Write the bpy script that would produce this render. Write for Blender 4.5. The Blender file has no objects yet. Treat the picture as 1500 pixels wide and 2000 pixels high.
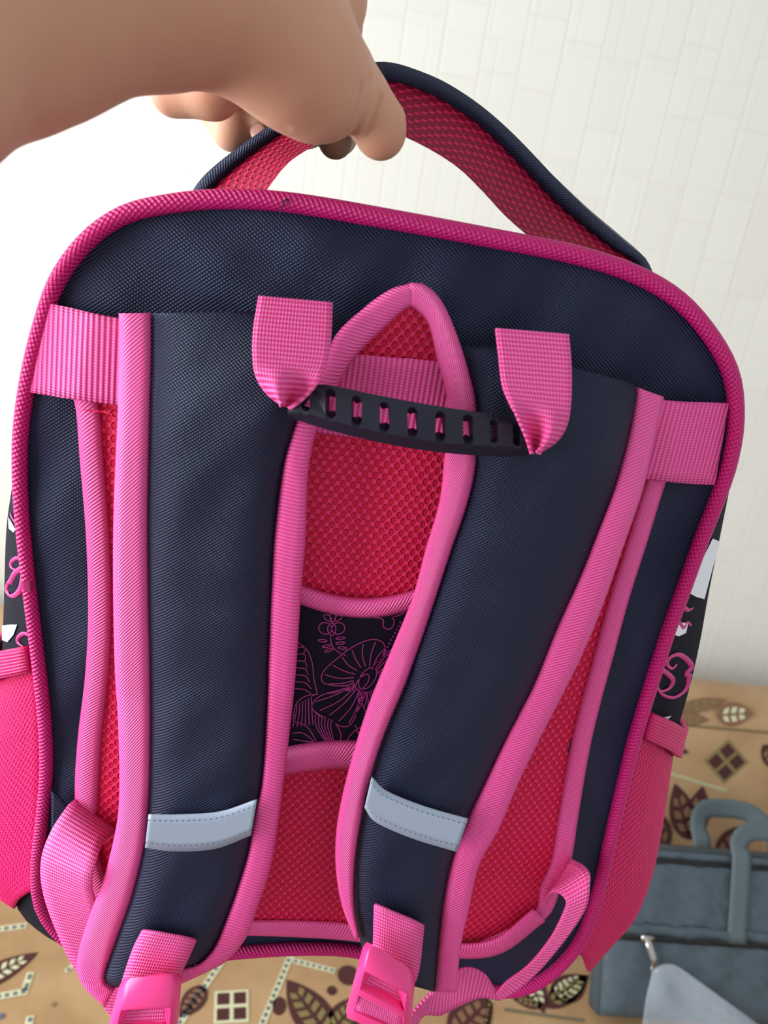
import bpy, bmesh, math, random
import numpy as np
from mathutils import Vector, Matrix

random.seed(7)
rng = np.random.default_rng(7)
S = bpy.context.scene
COL = S.collection

# ------------------------------------------------------------------ camera
F = 1500.0                      # focal length in pixels of the 1500x2000 frame
def _rot(a, b, c):
    ca, sa, cb, sb, cc, sc = math.cos(a), math.sin(a), math.cos(b), math.sin(b), math.cos(c), math.sin(c)
    X = np.array([[1, 0, 0], [0, ca, -sa], [0, sa, ca]])
    Y = np.array([[cb, 0, sb], [0, 1, 0], [-sb, 0, cb]])
    Z = np.array([[cc, -sc, 0], [sc, cc, 0], [0, 0, 1]])
    return Z @ Y @ X
RC = np.array([[1, 0, 0], [0, 0, -1], [0, 1, 0]], float) @ _rot(*np.radians([19.47, 5.99, -7.09])).T
CAM = np.array([0.0, 0.0, 1.71])
cd = bpy.data.cameras.new('camera')
cam = bpy.data.objects.new('camera', cd)
COL.objects.link(cam)
cd.sensor_fit = 'VERTICAL'
cd.sensor_height = 24.0
cd.lens = 24.0 * F / 2000.0
cd.clip_start = 0.01
mw = Matrix([list(RC[i]) + [CAM[i]] for i in range(3)] + [[0, 0, 0, 1]])
cam.matrix_world = mw
cd.dof.use_dof = True
cd.dof.focus_distance = 0.345
cd.dof.aperture_fstop = 8.5
S.camera = cam

# ------------------------------------------------------------------ light
wd = bpy.data.worlds.new('world')
S.world = wd
wd.use_nodes = True
wd.node_tree.nodes['Background'].inputs[0].default_value = (0.93, 0.96, 1.0, 1)
wd.node_tree.nodes['Background'].inputs[1].default_value = 0.52
ld = bpy.data.lights.new('window_daylight', 'AREA')
ld.shape = 'RECTANGLE'
ld.size, ld.size_y = 1.7, 1.4
ld.energy = 54
ld.color = (0.93, 0.97, 1.0)
lo = bpy.data.objects.new('window_daylight', ld)
COL.objects.link(lo)
lo.location = (-1.44, 0.1, 1.75)
lo.rotation_euler = (math.radians(90), 0, math.radians(-90))
S.view_settings.view_transform = 'Standard'
S.view_settings.look = 'None'
S.view_settings.gamma = 1
S.view_settings.use_curve_mapping = False
S.view_settings.exposure = 0.45

# ------------------------------------------------------------------ helpers
def ray(x, y):
    return RC @ np.array([(x - 750) / F, (1000 - y) / F, -1.0])
O = RC @ np.array([0, 0, -0.33])
BY = O[1]                       # world y of the backpack's back panel
def P(x, y, w=0.0):             # pixel -> point on the panel plane, w metres in front of it
    r = ray(x, y)
    return CAM + r * ((BY - w) / r[1])
def PD(x, y, d):                # pixel at camera depth d
    return CAM + ray(x, y) * d
def on_plane(x, y, q, n):       # pixel -> point on plane (q, n)
    r = ray(x, y)
    n = np.array(n, float)
    return CAM + r * (((np.array(q, float) - CAM) @ n) / (r @ n))

def srgb(r, g, b):
    return tuple(((c / 255) / 12.92 if c / 255 <= 0.04045 else ((c / 255 + 0.055) / 1.055) ** 2.4) for c in (r, g, b)) + (1,)

def curve(pts, n, closed=False):
    """Catmull-Rom through pts, n samples even in arc length (any dimension)."""
    p = np.array(pts, float)
    if closed:
        q = np.vstack([p[-1], p, p[0], p[1]])
    else:
        q = np.vstack([2 * p[0] - p[1], p, 2 * p[-1] - p[-2]])
    out = []
    t = np.linspace(0, 1, 16, endpoint=False)[:, None]
    for i in range(len(q) - 3):
        a, b, c, d = q[i:i + 4]
        out.append(0.5 * (2 * b + (c - a) * t + (2 * a - 5 * b + 4 * c - d) * t ** 2 + (3 * b - a - 3 * c + d) * t ** 3))
    out = np.vstack(out + [p[:1] if closed else p[-1:]])
    L = np.r_[0, np.cumsum(np.linalg.norm(np.diff(out[:, :2], axis=0), axis=1))]
    s = np.linspace(0, L[-1], n + 1)[:-1] if closed else np.linspace(0, L[-1], n)
    return np.stack([np.interp(s, L, out[:, k]) for k in range(out.shape[1])], 1)

def finish(name, me, mat, parent=None, smooth=True, **kw):
    o = bpy.data.objects.new(name, me)
    COL.objects.link(o)
    if mat:
        me.materials.append(mat)
    if smooth and len(me.polygons):
        me.polygons.foreach_set('use_smooth', [True] * len(me.polygons))
    if parent:
        o.parent = parent
        o.matrix_parent_inverse = parent.matrix_world.inverted()
    for k, v in kw.items():
        o[k] = v
    return o

def mesh(name, v, f, mat, parent=None, uv=None, smooth=True, **kw):
    me = bpy.data.meshes.new(name)
    me.from_pydata([tuple(map(float, a)) for a in v], [], f)
    if uv is not None:
        l = me.uv_layers.new(name='UVMap')
        idx = np.empty(len(me.loops), int)
        me.loops.foreach_get('vertex_index', idx)
        l.data.foreach_set('uv', np.array(uv, float)[idx].ravel())
    me.update()
    return finish(name, me, mat, parent, smooth, **kw)

def grid_faces(n, m, closed=False):
    f = []
    for i in range(n - 1):
        for j in range(m if closed else m - 1):
            k = (j + 1) % m
            f.append((i * m + j, i * m + k, (i + 1) * m + k, (i + 1) * m + j))
    return f

def solid(o, t, offset=-1):
    md = o.modifiers.new('thickness', 'SOLIDIFY')
    md.thickness = t
    md.offset = offset
    return o

def sheet(name, pts, mat, parent, thick=0.0015, uv='bag', off=0):
    """pts: (n, m, 3) array of points. uv 'bag' = metres in the panel plane, 'strip' = metres along/across."""
    n, m, _ = pts.shape
    v = pts.reshape(-1, 3)
    if uv == 'bag':
        u = np.stack([v[:, 0], v[:, 2]], 1)
    else:
        al = np.r_[0, np.cumsum(np.linalg.norm(np.diff(pts[:, m // 2], axis=0), axis=1))]
        ac = np.r_[0, np.cumsum(np.linalg.norm(np.diff(pts[n // 2], axis=0), axis=1))]
        A, B = np.meshgrid(al, ac, indexing='ij')
        u = np.stack([B.ravel(), A.ravel()], 1)
    o = mesh(name, v, grid_faces(n, m), mat, parent, uv=u)
    # face the camera
    fn = np.array(o.data.polygons[len(o.data.polygons) // 2].normal)
    c = np.array(o.data.polygons[len(o.data.polygons) // 2].center)
    if fn @ (CAM - c) < 0:
        o.data.flip_normals()
    if thick:
        solid(o, thick, off - 1 if off == 0 else off)
    return o

def loft(name, left, right, mat, parent, n=60, m=9, w=0.0, crown=0.0, rnd=False, thick=0.002, uv='bag', wl=None, wr=None, bump=0.0):
    """surface between two pixel polylines; w: number or function of t in 0..1; crown raises the middle."""
    L, R = curve(left, n), curve(right, n)
    pts = np.zeros((n, m, 3))
    for i in range(n):
        t = i / (n - 1)
        w0 = w(t) if callable(w) else w
        a = w0 + (wl(t) if callable(wl) else (wl or 0))
        b = w0 + (wr(t) if callable(wr) else (wr or 0))
        for j in range(m):
            s = j / (m - 1)
            x, y = L[i] * (1 - s) + R[i] * s
            h = math.sqrt(max(0, 1 - (2 * s - 1) ** 2)) if rnd else 1 - (2 * s - 1) ** 4
            ww = a * (1 - s) + b * s + crown * h
            if bump:
                ww += bump * h * (math.sin(x * 0.021 + 3 * math.sin(y * 0.008)) * math.sin(y * 0.027 + x * 0.013))
            pts[i, j] = P(x, y, ww)
    return sheet(name, pts, mat, parent, thick, uv)

def tube(name, pts, r, mat, parent, closed=False, ring=10, uvlen=True, flat=None, **kw):
    """tube along 3D pts (n,3) with radius r (number or array)."""
    p = np.array(pts, float)
    n = len(p)
    r = np.ones(n) * r
    if closed:
        tg = np.roll(p, -1, 0) - np.roll(p, 1, 0)
    else:
        tg = np.gradient(p, axis=0)
    tg /= np.linalg.norm(tg, axis=1)[:, None] + 1e-12
    ref = np.array([0, -1.0, 0.02])
    v = []
    uv = []
    L = np.r_[0, np.cumsum(np.linalg.norm(np.diff(p, axis=0), axis=1))]
    for i in range(n):
        a = np.cross(tg[i], ref)
        a /= np.linalg.norm(a) + 1e-12
        b = np.cross(a, tg[i])
        for j in range(ring):
            th = 2 * math.pi * j / ring
            v.append(p[i] + r[i] * (math.cos(th) * a + math.sin(th) * b * (flat or 1)))
            uv.append((r[i] * th, L[i]))
    f = grid_faces(n, ring, True)
    if closed:
        f += [((n - 1) * ring + j, (n - 1) * ring + (j + 1) % ring, (j + 1) % ring, j) for j in range(ring)]
    else:
        f += [tuple(range(ring))[::-1], tuple((n - 1) * ring + j for j in range(ring))]
    return mesh(name, v, f, mat, parent, uv=uv, **kw)

def box(name, c, s, mat, parent=None, bevel=0.0, seg=3, rot=None, **kw):
    bm = bmesh.new()
    bmesh.ops.create_cube(bm, size=1)
    for v in bm.verts:
        v.co = Vector((v.co.x * s[0], v.co.y * s[1], v.co.z * s[2]))
    if bevel:
        bmesh.ops.bevel(bm, geom=bm.edges[:], offset=bevel, segments=seg, profile=0.5, affect='EDGES')
    if rot is not None:
        bm.transform(rot)
    bm.transform(Matrix.Translation(c))
    me = bpy.data.meshes.new(name)
    bm.to_mesh(me)
    bm.free()
    return finish(name, me, mat, parent, bool(bevel), **kw)

def empty(name, loc, label, cat, **kw):
    o = bpy.data.objects.new(name, None)
    COL.objects.link(o)
    o.location = loc
    o.empty_display_size = 0.05
    o['label'] = label
    o['category'] = cat
    for k, v in kw.items():
        o[k] = v
    bpy.context.view_layer.update()
    return o

# ------------------------------------------------------------------ materials
class NT:
    def __init__(s, name, rough=0.6, col=(0.5, 0.5, 0.5, 1), **kw):
        s.m = bpy.data.materials.new(name)
        s.m.use_nodes = True
        s.t = s.m.node_tree
        s.b = s.t.nodes['Principled BSDF']
        s.b.inputs['Base Color'].default_value = col
        s.b.inputs['Roughness'].default_value = rough
        for k, v in kw.items():
            s.b.inputs[k].default_value = v
    def n(s, kind, **kw):
        x = s.t.nodes.new(kind)
        for k, v in kw.items():
            setattr(x, k, v)
        return x
    def l(s, a, b):
        s.t.links.new(a, b)
    def math(s, op, a, b=None, c=None):
        x = s.n('ShaderNodeMath', operation=op)
        for i, q in enumerate((a, b, c)):
            if q is None:
                continue
            if isinstance(q, (int, float)):
                x.inputs[i].default_value = q
            else:
                s.l(q, x.inputs[i])
        return x.outputs[0]
    def uv(s, rot=0):
        u = s.n('ShaderNodeUVMap').outputs[0]
        if rot:
            mp = s.n('ShaderNodeMapping')
            mp.inputs['Rotation'].default_value = (0, 0, rot)
            s.l(u, mp.inputs[0])
            u = mp.outputs[0]
        sp = s.n('ShaderNodeSeparateXYZ')
        s.l(u, sp.inputs[0])
        return sp.outputs[0], sp.outputs[1]
    def noise(s, scale, detail=3, vec=None):
        x = s.n('ShaderNodeTexNoise')
        x.inputs['Scale'].default_value = scale
        x.inputs['Detail'].default_value = detail
        if vec is None:
            vec = s.n('ShaderNodeTexCoord').outputs['Object']
        s.l(vec, x.inputs['Vector'])
        return x.outputs['Fac']
    def sine(s, v, period, ph=0.0):
        return s.math('SINE', s.math('MULTIPLY_ADD', v, 2 * math.pi / period, ph))
    def bump(s, h, strength=0.5, dist=0.001):
        x = s.n('ShaderNodeBump')
        x.inputs['Strength'].default_value = strength
        x.inputs['Distance'].default_value = dist
        s.l(h, x.inputs['Height'])
        if s.b.inputs['Normal'].is_linked:
            s.l(s.b.inputs['Normal'].links[0].from_socket, x.inputs['Normal'])
        s.l(x.outputs[0], s.b.inputs['Normal'])
    def mix(s, fac, a, b):
        x = s.n('ShaderNodeMix', data_type='RGBA')
        s.l(fac, x.inputs[0])
        for q, i in ((a, 6), (b, 7)):
            if isinstance(q, tuple):
                x.inputs[i].default_value = q
            else:
                s.l(q, x.inputs[i])
        return x.outputs[2]
    def color(s, c):
        s.l(c, s.b.inputs['Base Color'])
    def ramp(s, v, lo, hi):
        x = s.n('ShaderNodeMapRange')
        x.inputs[1].default_value = lo
        x.inputs[2].default_value = hi
        s.l(v, x.inputs[0])
        return x.outputs[0]

def mat_nylon(name, c1, c2, period=0.0019, rough=0.42):
    a = NT(name, rough)
    x, y = a.uv()
    px = a.sine(x, period)
    py = a.sine(y, period * 0.8)
    row = a.math('MULTIPLY', px, py)
    a.color(a.mix(a.ramp(row, -0.6, 0.9), c1, c2))
    a.b.inputs['Specular IOR Level'].default_value = 0.35
    a.b.inputs['Specular Tint'].default_value = (0.72, 0.82, 1, 1)
    a.bump(a.noise(28, 2), 0.35, 0.006)
    a.bump(row, 0.55, 0.0005)
    return a.m
M_navy = mat_nylon('navy_nylon', srgb(16, 17, 34), srgb(40, 47, 80))
M_strap = mat_nylon('navy_strap_nylon', srgb(15, 16, 31), srgb(38, 44, 74), 0.0017)

def mat_web(name, c1, c2, period=0.0019, rot=0.0, rough=0.45, across=0.0011):
    a = NT(name, rough)
    x, y = a.uv(rot)
    r = a.sine(y, period)
    k = a.math('MULTIPLY', a.sine(x, across), 0.45)
    h = a.math('ADD', r, k)
    a.color(a.mix(a.ramp(h, -1.2, 1.0), c1, c2))
    a.bump(h, 0.6, 0.0005)
    a.b.inputs['Specular IOR Level'].default_value = 0.35
    return a.m
M_web = mat_web('pink_webbing', srgb(228, 46, 128), srgb(254, 116, 186))
M_webh = mat_web('pink_band_webbing', srgb(228, 46, 132), srgb(254, 112, 184), 0.0021, math.radians(90))
M_bind = mat_web('pink_twill_binding', srgb(244, 66, 150), srgb(254, 118, 188), 0.0013, math.radians(32), across=0.5)
M_pipe = mat_web('magenta_piping', srgb(178, 6, 92), srgb(220, 28, 130), 0.0017, math.radians(30), across=0.0016)
M_hem = mat_web('pink_elastic', srgb(212, 18, 98), srgb(232, 36, 120), 0.0022)

def mat_mesh(name, c1, c2, hole, sx=0.0046, r=0.3):
    a = NT(name, 0.5)
    u = a.n('ShaderNodeUVMap').outputs[0]
    ds = []
    for off in ((0, 0, 0), (0.5, 0.5, 0)):
        v = a.n('ShaderNodeVectorMath', operation='MULTIPLY_ADD')
        v.inputs[1].default_value = (1 / sx, 1 / (sx * 1.25), 0)
        v.inputs[2].default_value = off
        a.l(u, v.inputs[0])
        fr = a.n('ShaderNodeVectorMath', operation='FRACTION')
        a.l(v.outputs[0], fr.inputs[0])
        d = a.n('ShaderNodeVectorMath', operation='DISTANCE')
        a.l(fr.outputs[0], d.inputs[0])
        d.inputs[1].default_value = (0.5, 0.5, 0)
        ds.append(d.outputs['Value'])
    dd = a.math('MINIMUM', *ds)
    fac = a.ramp(dd, r - 0.06, r + 0.06)
    x, y = a.uv()
    st = a.math('MULTIPLY', a.sine(x, 0.0011), a.sine(y, 0.0013))
    a.color(a.mix(fac, hole, a.mix(a.ramp(st, -1, 1), c1, c2)))
    a.bump(fac, 0.8, 0.0012)
    a.bump(st, 0.25, 0.0004)
    a.b.inputs['Specular IOR Level'].default_value = 0.2
    return a.m
M_mesh = mat_mesh('pink_air_mesh', srgb(238, 28, 84), srgb(252, 62, 124), srgb(208, 14, 56), 0.0042, 0.28)
M_meshf = mat_mesh('pink_air_mesh_fine', srgb(230, 6, 92), srgb(250, 30, 136), srgb(180, 4, 60), 0.0044, 0.24)
M_handlemesh = mat_mesh('pink_handle_mesh_shaded', srgb(184, 16, 64), srgb(214, 36, 94), srgb(128, 6, 36), 0.0052, 0.3)  # pinks darkened: the shadow on the handle lining is put into the colour

M_print = NT('printed_black_fabric', 0.7, srgb(20, 11, 30), **{'Specular IOR Level': 0.15}).m
M_line = NT('pink_print', 0.6, srgb(170, 42, 128)).m
M_swirl = NT('bright_pink_print', 0.6, srgb(205, 50, 130)).m
M_white = NT('white_print', 0.5, srgb(235, 236, 242)).m
M_bar = NT('navy_rubber', 0.5, srgb(22, 24, 44), **{'Specular IOR Level': 0.4}).m
M_refl = NT('silver_reflective_tape', 0.4, srgb(158, 171, 190), Metallic=0.15).m
M_stitch = NT('grey_stitching', 0.7, srgb(88, 96, 112)).m
M_plastic = NT('pink_plastic', 0.34, srgb(244, 62, 140)).m
M_thread = NT('black_thread', 0.7, srgb(15, 14, 20)).m

a = NT('skin', 0.58, **{'Specular IOR Level': 0.22})
nz = a.noise(14, 3)
a.color(a.mix(a.ramp(nz, 0.3, 0.72), srgb(212, 166, 138), srgb(198, 146, 120)))
a.bump(a.noise(900, 2), 0.12, 0.0006)
a.b.inputs['Subsurface Weight'].default_value = 0.45
a.b.inputs['Subsurface Radius'].default_value = (0.9, 0.35, 0.2)
a.b.inputs['Subsurface Scale'].default_value = 0.008
M_skin = a.m
M_nail = NT('fingernail', 0.28, srgb(222, 168, 152)).m

# ------------------------------------------------------------------ room
YW = 1.56
a = NT('embossed_wallpaper', 0.5, srgb(236, 233, 222), **{'Specular IOR Level': 0.35})
tc = a.n('ShaderNodeTexCoord').outputs['Object']
mp = a.n('ShaderNodeMapping')
mp.inputs['Rotation'].default_value = (math.radians(90), 0, 0)
a.l(tc, mp.inputs[0])
def brick(rotz, scale, bw, rh, ph):
    m2 = a.n('ShaderNodeMapping')
    m2.inputs['Rotation'].default_value = (0, 0, rotz)
    m2.inputs['Location'].default_value = (ph, ph * 0.7, 0)
    a.l(mp.outputs[0], m2.inputs[0])
    b = a.n('ShaderNodeTexBrick', offset=0.37, offset_frequency=3, squash=0.62, squash_frequency=2)
    b.inputs['Scale'].default_value = scale
    b.inputs['Brick Width'].default_value = bw
    b.inputs['Row Height'].default_value = rh
    b.inputs['Mortar Size'].default_value = 0.018
    b.inputs['Mortar Smooth'].default_value = 0.6
    b.inputs['Bias'].default_value = 0
    b.inputs['Color1'].default_value = (0.35, 0.35, 0.35, 1)
    b.inputs['Color2'].default_value = (1, 1, 1, 1)
    b.inputs['Mortar'].default_value = (0, 0, 0, 1)
    a.l(m2.outputs[0], b.inputs[0])
    return b.outputs['Color']
b1 = brick(math.radians(90), 5.0, 0.95, 0.36, 0.0)
b2 = brick(0, 5.0, 0.62, 0.9, 0.13)
bw_ = a.n('ShaderNodeRGBToBW'); a.l(b1, bw_.inputs[0])
bw2 = a.n('ShaderNodeRGBToBW'); a.l(b2, bw2.inputs[0])
hh = a.math('ADD', bw_.outputs[0], a.math('MULTIPLY', bw2.outputs[0], 0.6))
mpv = a.n('ShaderNodeMapping'); mpv.inputs['Scale'].default_value = (260, 1, 3)
a.l(tc, mpv.inputs[0])
fine = a.noise(1.0, 2, mpv.outputs[0])
a.color(a.mix(a.ramp(hh, 0.1, 1.5), srgb(222, 219, 208), srgb(228, 226, 216)))
a.bump(hh, 0.24, 0.002)
a.bump(fine, 0.25, 0.0008)
M_wall = a.m
M_paint = NT('white_paint', 0.5, srgb(238, 238, 234)).m
a = NT('floor_boards', 0.45)
a.color(a.mix(a.noise(6, 5), srgb(120, 82, 52), srgb(150, 104, 66)))
M_floor = a.m
M_glass = NT('window_glass', 0.02, (1, 1, 1, 1), **{'Transmission Weight': 1.0}).m

box('wall_back', (0.2, YW + 0.05, 1.35), (3.6, 0.1, 2.7), M_wall, kind='structure')
box('floor', (0.2, 0.2, -0.05), (3.6, 2.8, 0.1), M_floor, kind='structure')
wl = empty('wall_left', (-1.5, 0, 0), '', '', kind='structure')
for k in ('label', 'category'):
    del wl[k]
X0, X1 = -1.6, -1.5
for (y0, y1, z0, z1) in ((-1.2, 1.56, 0, 1.05), (-1.2, 1.56, 2.45, 2.7), (-1.2, -0.75, 1.05, 2.45), (0.95, 1.56, 1.05, 2.45)):
    box('wall_section', ((X0 + X1) / 2, (y0 + y1) / 2, (z0 + z1) / 2), (0.1, y1 - y0, z1 - z0), M_wall, wl)
wn = empty('window_1', (-1.55, 0.1, 1.05), '', '', kind='structure')
for k in ('label', 'category'):
    del wn[k]
for (y0, y1, z0, z1) in ((-0.75, -0.69, 1.05, 2.45), (0.89, 0.95, 1.05, 2.45), (-0.69, 0.89, 1.05, 1.11), (-0.69, 0.89, 2.39, 2.45), (0.07, 0.13, 1.11, 2.39)):
    box('window_frame', (-1.55, (y0 + y1) / 2, (z0 + z1) / 2), (0.06, y1 - y0, z1 - z0), M_paint, wn, bevel=0.006)
for (y0, y1) in ((-0.69, 0.07), (0.13, 0.89)):
    box('pane', (-1.555, (y0 + y1) / 2, 1.75), (0.006, y1 - y0, 1.28), M_glass, wn)

# ------------------------------------------------------------------ sofa
a = NT('tan_chenille', 0.85)
nz = a.noise(9, 4)
nf = a.noise(420, 2)
a.color(a.mix(a.ramp(nz, 0.3, 0.7), srgb(158, 123, 84), srgb(180, 147, 106)))
a.bump(nf, 0.35, 0.002)
a.bump(a.noise(7, 3), 0.25, 0.02)
a.b.inputs['Sheen Weight'].default_value = 0.12
M_sofa = a.m
def mat_pile(name, c):
    q = NT(name, 0.9, c)
    q.bump(q.noise(500, 2), 0.4, 0.002)
    return q.m
M_maroon = mat_pile('maroon_pile', srgb(72, 34, 32))
M_cream = mat_pile('cream_pile', srgb(206, 204, 168))
M_olive = mat_pile('olive_pile', srgb(128, 112, 70))
M_slate = mat_pile('slate_pile', srgb(92, 98, 104))
M_brown = mat_pile('brown_pile', srgb(128, 92, 68))

SZ = 0.45
YJ = 1.2
sofa = empty('sofa', (0.2, 1.05, 0), 'tan patterned sofa with maroon leaf motifs against the wall', 'sofa')
def cushion(name, prof, x0, x1, mat, parent, nx=40, lump=0.004):
    """extrude a closed (y,z) profile along x with rounded ends."""
    pr = curve(prof, 72, True)
    cy, cz = pr.mean(0)
    xs = [x0, x0 + 0.004, x0 + 0.015, x0 + 0.035] + list(np.linspace(x0 + 0.06, x1 - 0.06, nx)) + [x1 - 0.035, x1 - 0.015, x1 - 0.004, x1]
    v = []
    for x in xs:
        e = min(x - x0, x1 - x)
        k = 1 - 0.05 / max(abs(pr[:, 1] - cz).max(), 0.05) * (1 - math.sqrt(max(0, 1 - (1 - min(e, 0.05) / 0.05) ** 2)))
        for (yy, zz) in pr:
            v.append((x, cy + (yy - cy) * k, cz + (zz - cz) * k))
    m = 72
    f = grid_faces(len(xs), m, True)
    f += [tuple(range(m))[::-1], tuple((len(xs) - 1) * m + j for j in range(m))]
    o = mesh(name, v, f, mat, parent)
    bm = bmesh.new(); bm.from_mesh(o.data)
    bmesh.ops.recalc_face_normals(bm, faces=bm.faces[:])
    bm.to_mesh(o.data); bm.free()
    return o
def dens(poly, k=5):
    out = []
    for i in range(len(poly)):
        a_, b_ = np.array(poly[i], float), np.array(poly[(i + 1) % len(poly)], float)
        for t in range(k):
            out.append(tuple(a_ + (b_ - a_) * t / k))
    return out
bq, bn = np.array([0, YJ, SZ]), np.array([0, -0.49, 0.13])
bn = bn / np.linalg.norm(bn)
dirb = np.array([0, 0.13, 0.49]); dirb /= np.linalg.norm(dirb)
def bp(s, d):
    q = bq + dirb * s - bn * d
    return (q[1], q[2])
seat = cushion('seat_cushion', dens([(0.6, 0.30), (0.585, 0.37), (0.6, 0.43), (0.63, 0.45), (1.22, 0.45), (1.26, 0.43), (1.26, 0.30), (1.22, 0.28), (0.64, 0.28)]), -1.2, 1.6, M_sofa, sofa)
back = cushion('back_cushion', dens([bp(-0.02, 0), bp(0.44, 0), bp(0.475, 0.012), bp(0.5, 0.045), bp(0.505, 0.09), bp(0.49, 0.135), bp(0.44, 0.155), bp(-0.02, 0.155)]), -1.2, 1.6, M_sofa, sofa)
box('base', (0.2, 1.0, 0.19), (2.76, 0.74, 0.18), M_sofa, sofa, bevel=0.02)
for lx in (-1.05, 1.45):
    for ly in (0.7, 1.28):
        box('leg', (lx, ly, 0.05), (0.06, 0.06, 0.1), M_floor, sofa, bevel=0.008)
seat_pl = ((0, 1, SZ + 0.0006), (0, 0, 1))
back_pl = (tuple(bq + bn * 0.0006), tuple(bn))
def decal3(name, pts, n, mat, parent, t=0.0012):
    pts = [np.array(p) for p in pts]
    n = np.array(n)
    k = len(pts)
    v = pts + [p + n * t for p in pts]
    f = [tuple(range(k, 2 * k))] + [(i, (i + 1) % k, (i + 1) % k + k, i + k) for i in range(k)]
    o = mesh(name, v, f, mat, parent, smooth=False)
    bm = bmesh.new(); bm.from_mesh(o.data)
    bmesh.ops.recalc_face_normals(bm, faces=bm.faces[:])
    bm.to_mesh(o.data); bm.free()
    return o
class Surf:
    def __init__(s, q, n, ob):
        s.q, s.n, s.ob = np.array(q), np.array(n), ob
        s.ax = np.array([1.0, 0, 0])
        s.ay = np.cross(s.n, s.ax)
    def px(s, x, y, lift=0.0):
        return on_plane(x, y, s.q + s.n * lift, s.n)
    def leaf(s, base, tip, wid, c_out=M_maroon, c_in=M_cream, stripes=5):
        """leaf outline between two 3D points, with pale vein bars inside"""
        d = tip - base
        L = np.linalg.norm(d); d /= L
        e = np.cross(s.n, d)
        def pt(t, k, h=0.0):
            hw = wid * math.sin(math.pi * t ** 0.8) ** 0.85
            return base + d * L * t + e * hw * k + s.n * h
        ts = np.linspace(0, 1, 13)
        decal3('leaf_motif', [pt(t, 1) for t in ts] + [pt(t, -1) for t in ts[-2:0:-1]], s.n, c_out, s.ob)
        for sd in (1, -1):
            for i in range(stripes):
                t0 = 0.16 + 0.66 * i / stripes
                t1 = t0 + 0.66 / stripes * 0.6
                decal3('leaf_stripe', [pt(t0, 0.12 * sd, 0.0008), pt(t1, 0.12 * sd, 0.0008), pt(t1 + 0.05, 0.62 * sd, 0.0008), pt(t0 + 0.05, 0.62 * sd, 0.0008)], s.n, c_in, s.ob)
    def border(s, p0, p1, w=0.012, c1=M_cream, c2=M_slate):
        d = p1 - p0
        L = np.linalg.norm(d); d /= L
        e = np.cross(s.n, d) * w / 2
        decal3('border_motif', [p0 - e, p1 - e, p1 + e, p0 + e], s.n, c1, s.ob)
        k = max(2, int(L / (w * 1.0)))
        for i in range(k):
            a_, b_ = p0 + d * L * (i + 0.2) / k, p0 + d * L * (i + 0.75) / k
            h = s.n * 0.0008
            decal3('border_check', [a_ - e * 0.6 + h, b_ - e * 0.6 + h, b_ + e * 0.35 + h, a_ + e * 0.35 + h], s.n, c2, s.ob)
    def square(s, c, r, ang=0.0, c1=M_cream, c2=M_maroon):
        def q(x, y, h=0.0):
            ca, sa = math.cos(ang), math.sin(ang)
            return c + s.ax * (x * ca - y * sa) * r + s.ay * (x * sa + y * ca) * r + s.n * h
        decal3('square_motif', [q(-1, -1), q(1, -1), q(1, 1), q(-1, 1)], s.n, c1, s.ob)
        for ix in (-0.48, 0.48):
            for iy in (-0.48, 0.48):
                decal3('square_pane', [q(ix - 0.36, iy - 0.36, 0.0008), q(ix + 0.36, iy - 0.36, 0.0008), q(ix + 0.36, iy + 0.36, 0.0008), q(ix - 0.36, iy + 0.36, 0.0008)], s.n, c2, s.ob)
    def blob(s, c, r, mat, sq=1.0):
        decal3('dot_motif', [c + s.ax * r * math.cos(t) + s.ay * r * sq * math.sin(t) for t in np.linspace(0, 2 * math.pi, 13)[:-1]], s.n, mat, s.ob)
SE = Surf(*seat_pl, seat)
BA = Surf(*back_pl, back)
# seat motifs seen below the backpack
SE.leaf(SE.px(-70, 1935), SE.px(74, 1861), 0.022, M_maroon, M_cream, 6)
SE.border(SE.px(-60, 1823), SE.px(52, 1808))
SE.border(SE.px(-60, 1958), SE.px(54, 1936))
SE.border(SE.px(48, 1935), SE.px(60, 1900))
SE.border(SE.px(128, 1898), SE.px(150, 1880), 0.008)
SE.blob(SE.px(105, 1962), 0.004, M_olive)
SE.blob(SE.px(3, 1985), 0.005, M_slate)
SE.border(SE.px(440, 1868), SE.px(330, 2030))
SE.square(SE.px(452, 1966), 0.029, 0.12)
SE.border(SE.px(575, 1850), SE.px(500, 2030))
SE.border(SE.px(572, 1876), SE.px(654, 1897), 0.010)
SE.leaf(SE.px(650, 2035), SE.px(560, 1914), 0.034, M_maroon, M_olive, 5)
SE.leaf(SE.px(640, 2020), SE.px(715, 1945), 0.026, M_maroon, M_olive, 5)
SE.blob(SE.px(648, 1935), 0.009, M_maroon)
SE.blob(SE.px(680, 1905), 0.02, M_maroon)
SE.blob(SE.px(545, 1965), 0.012, M_maroon, 1.4)
SE.leaf(SE.px(400, 1925), SE.px(350, 1990), 0.02, M_maroon, M_brown, 4)
SE.leaf(SE.px(880, 2030), SE.px(960, 1950), 0.035, M_maroon, M_brown, 4)
SE.border(SE.px(960, 1940), SE.px(945, 2020), 0.01, M_cream, M_olive)
SE.border(SE.px(985, 1972), SE.px(1140, 1994), 0.006, M_olive, M_slate)
SE.leaf(SE.px(1065, 1968), SE.px(1150, 1905), 0.020, M_maroon, M_olive, 5)
SE.leaf(SE.px(1060, 1965), SE.px(1000, 1950), 0.012, M_maroon, M_olive, 4)
SE.leaf(SE.px(480, 1790), SE.px(620, 1740), 0.03)
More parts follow.
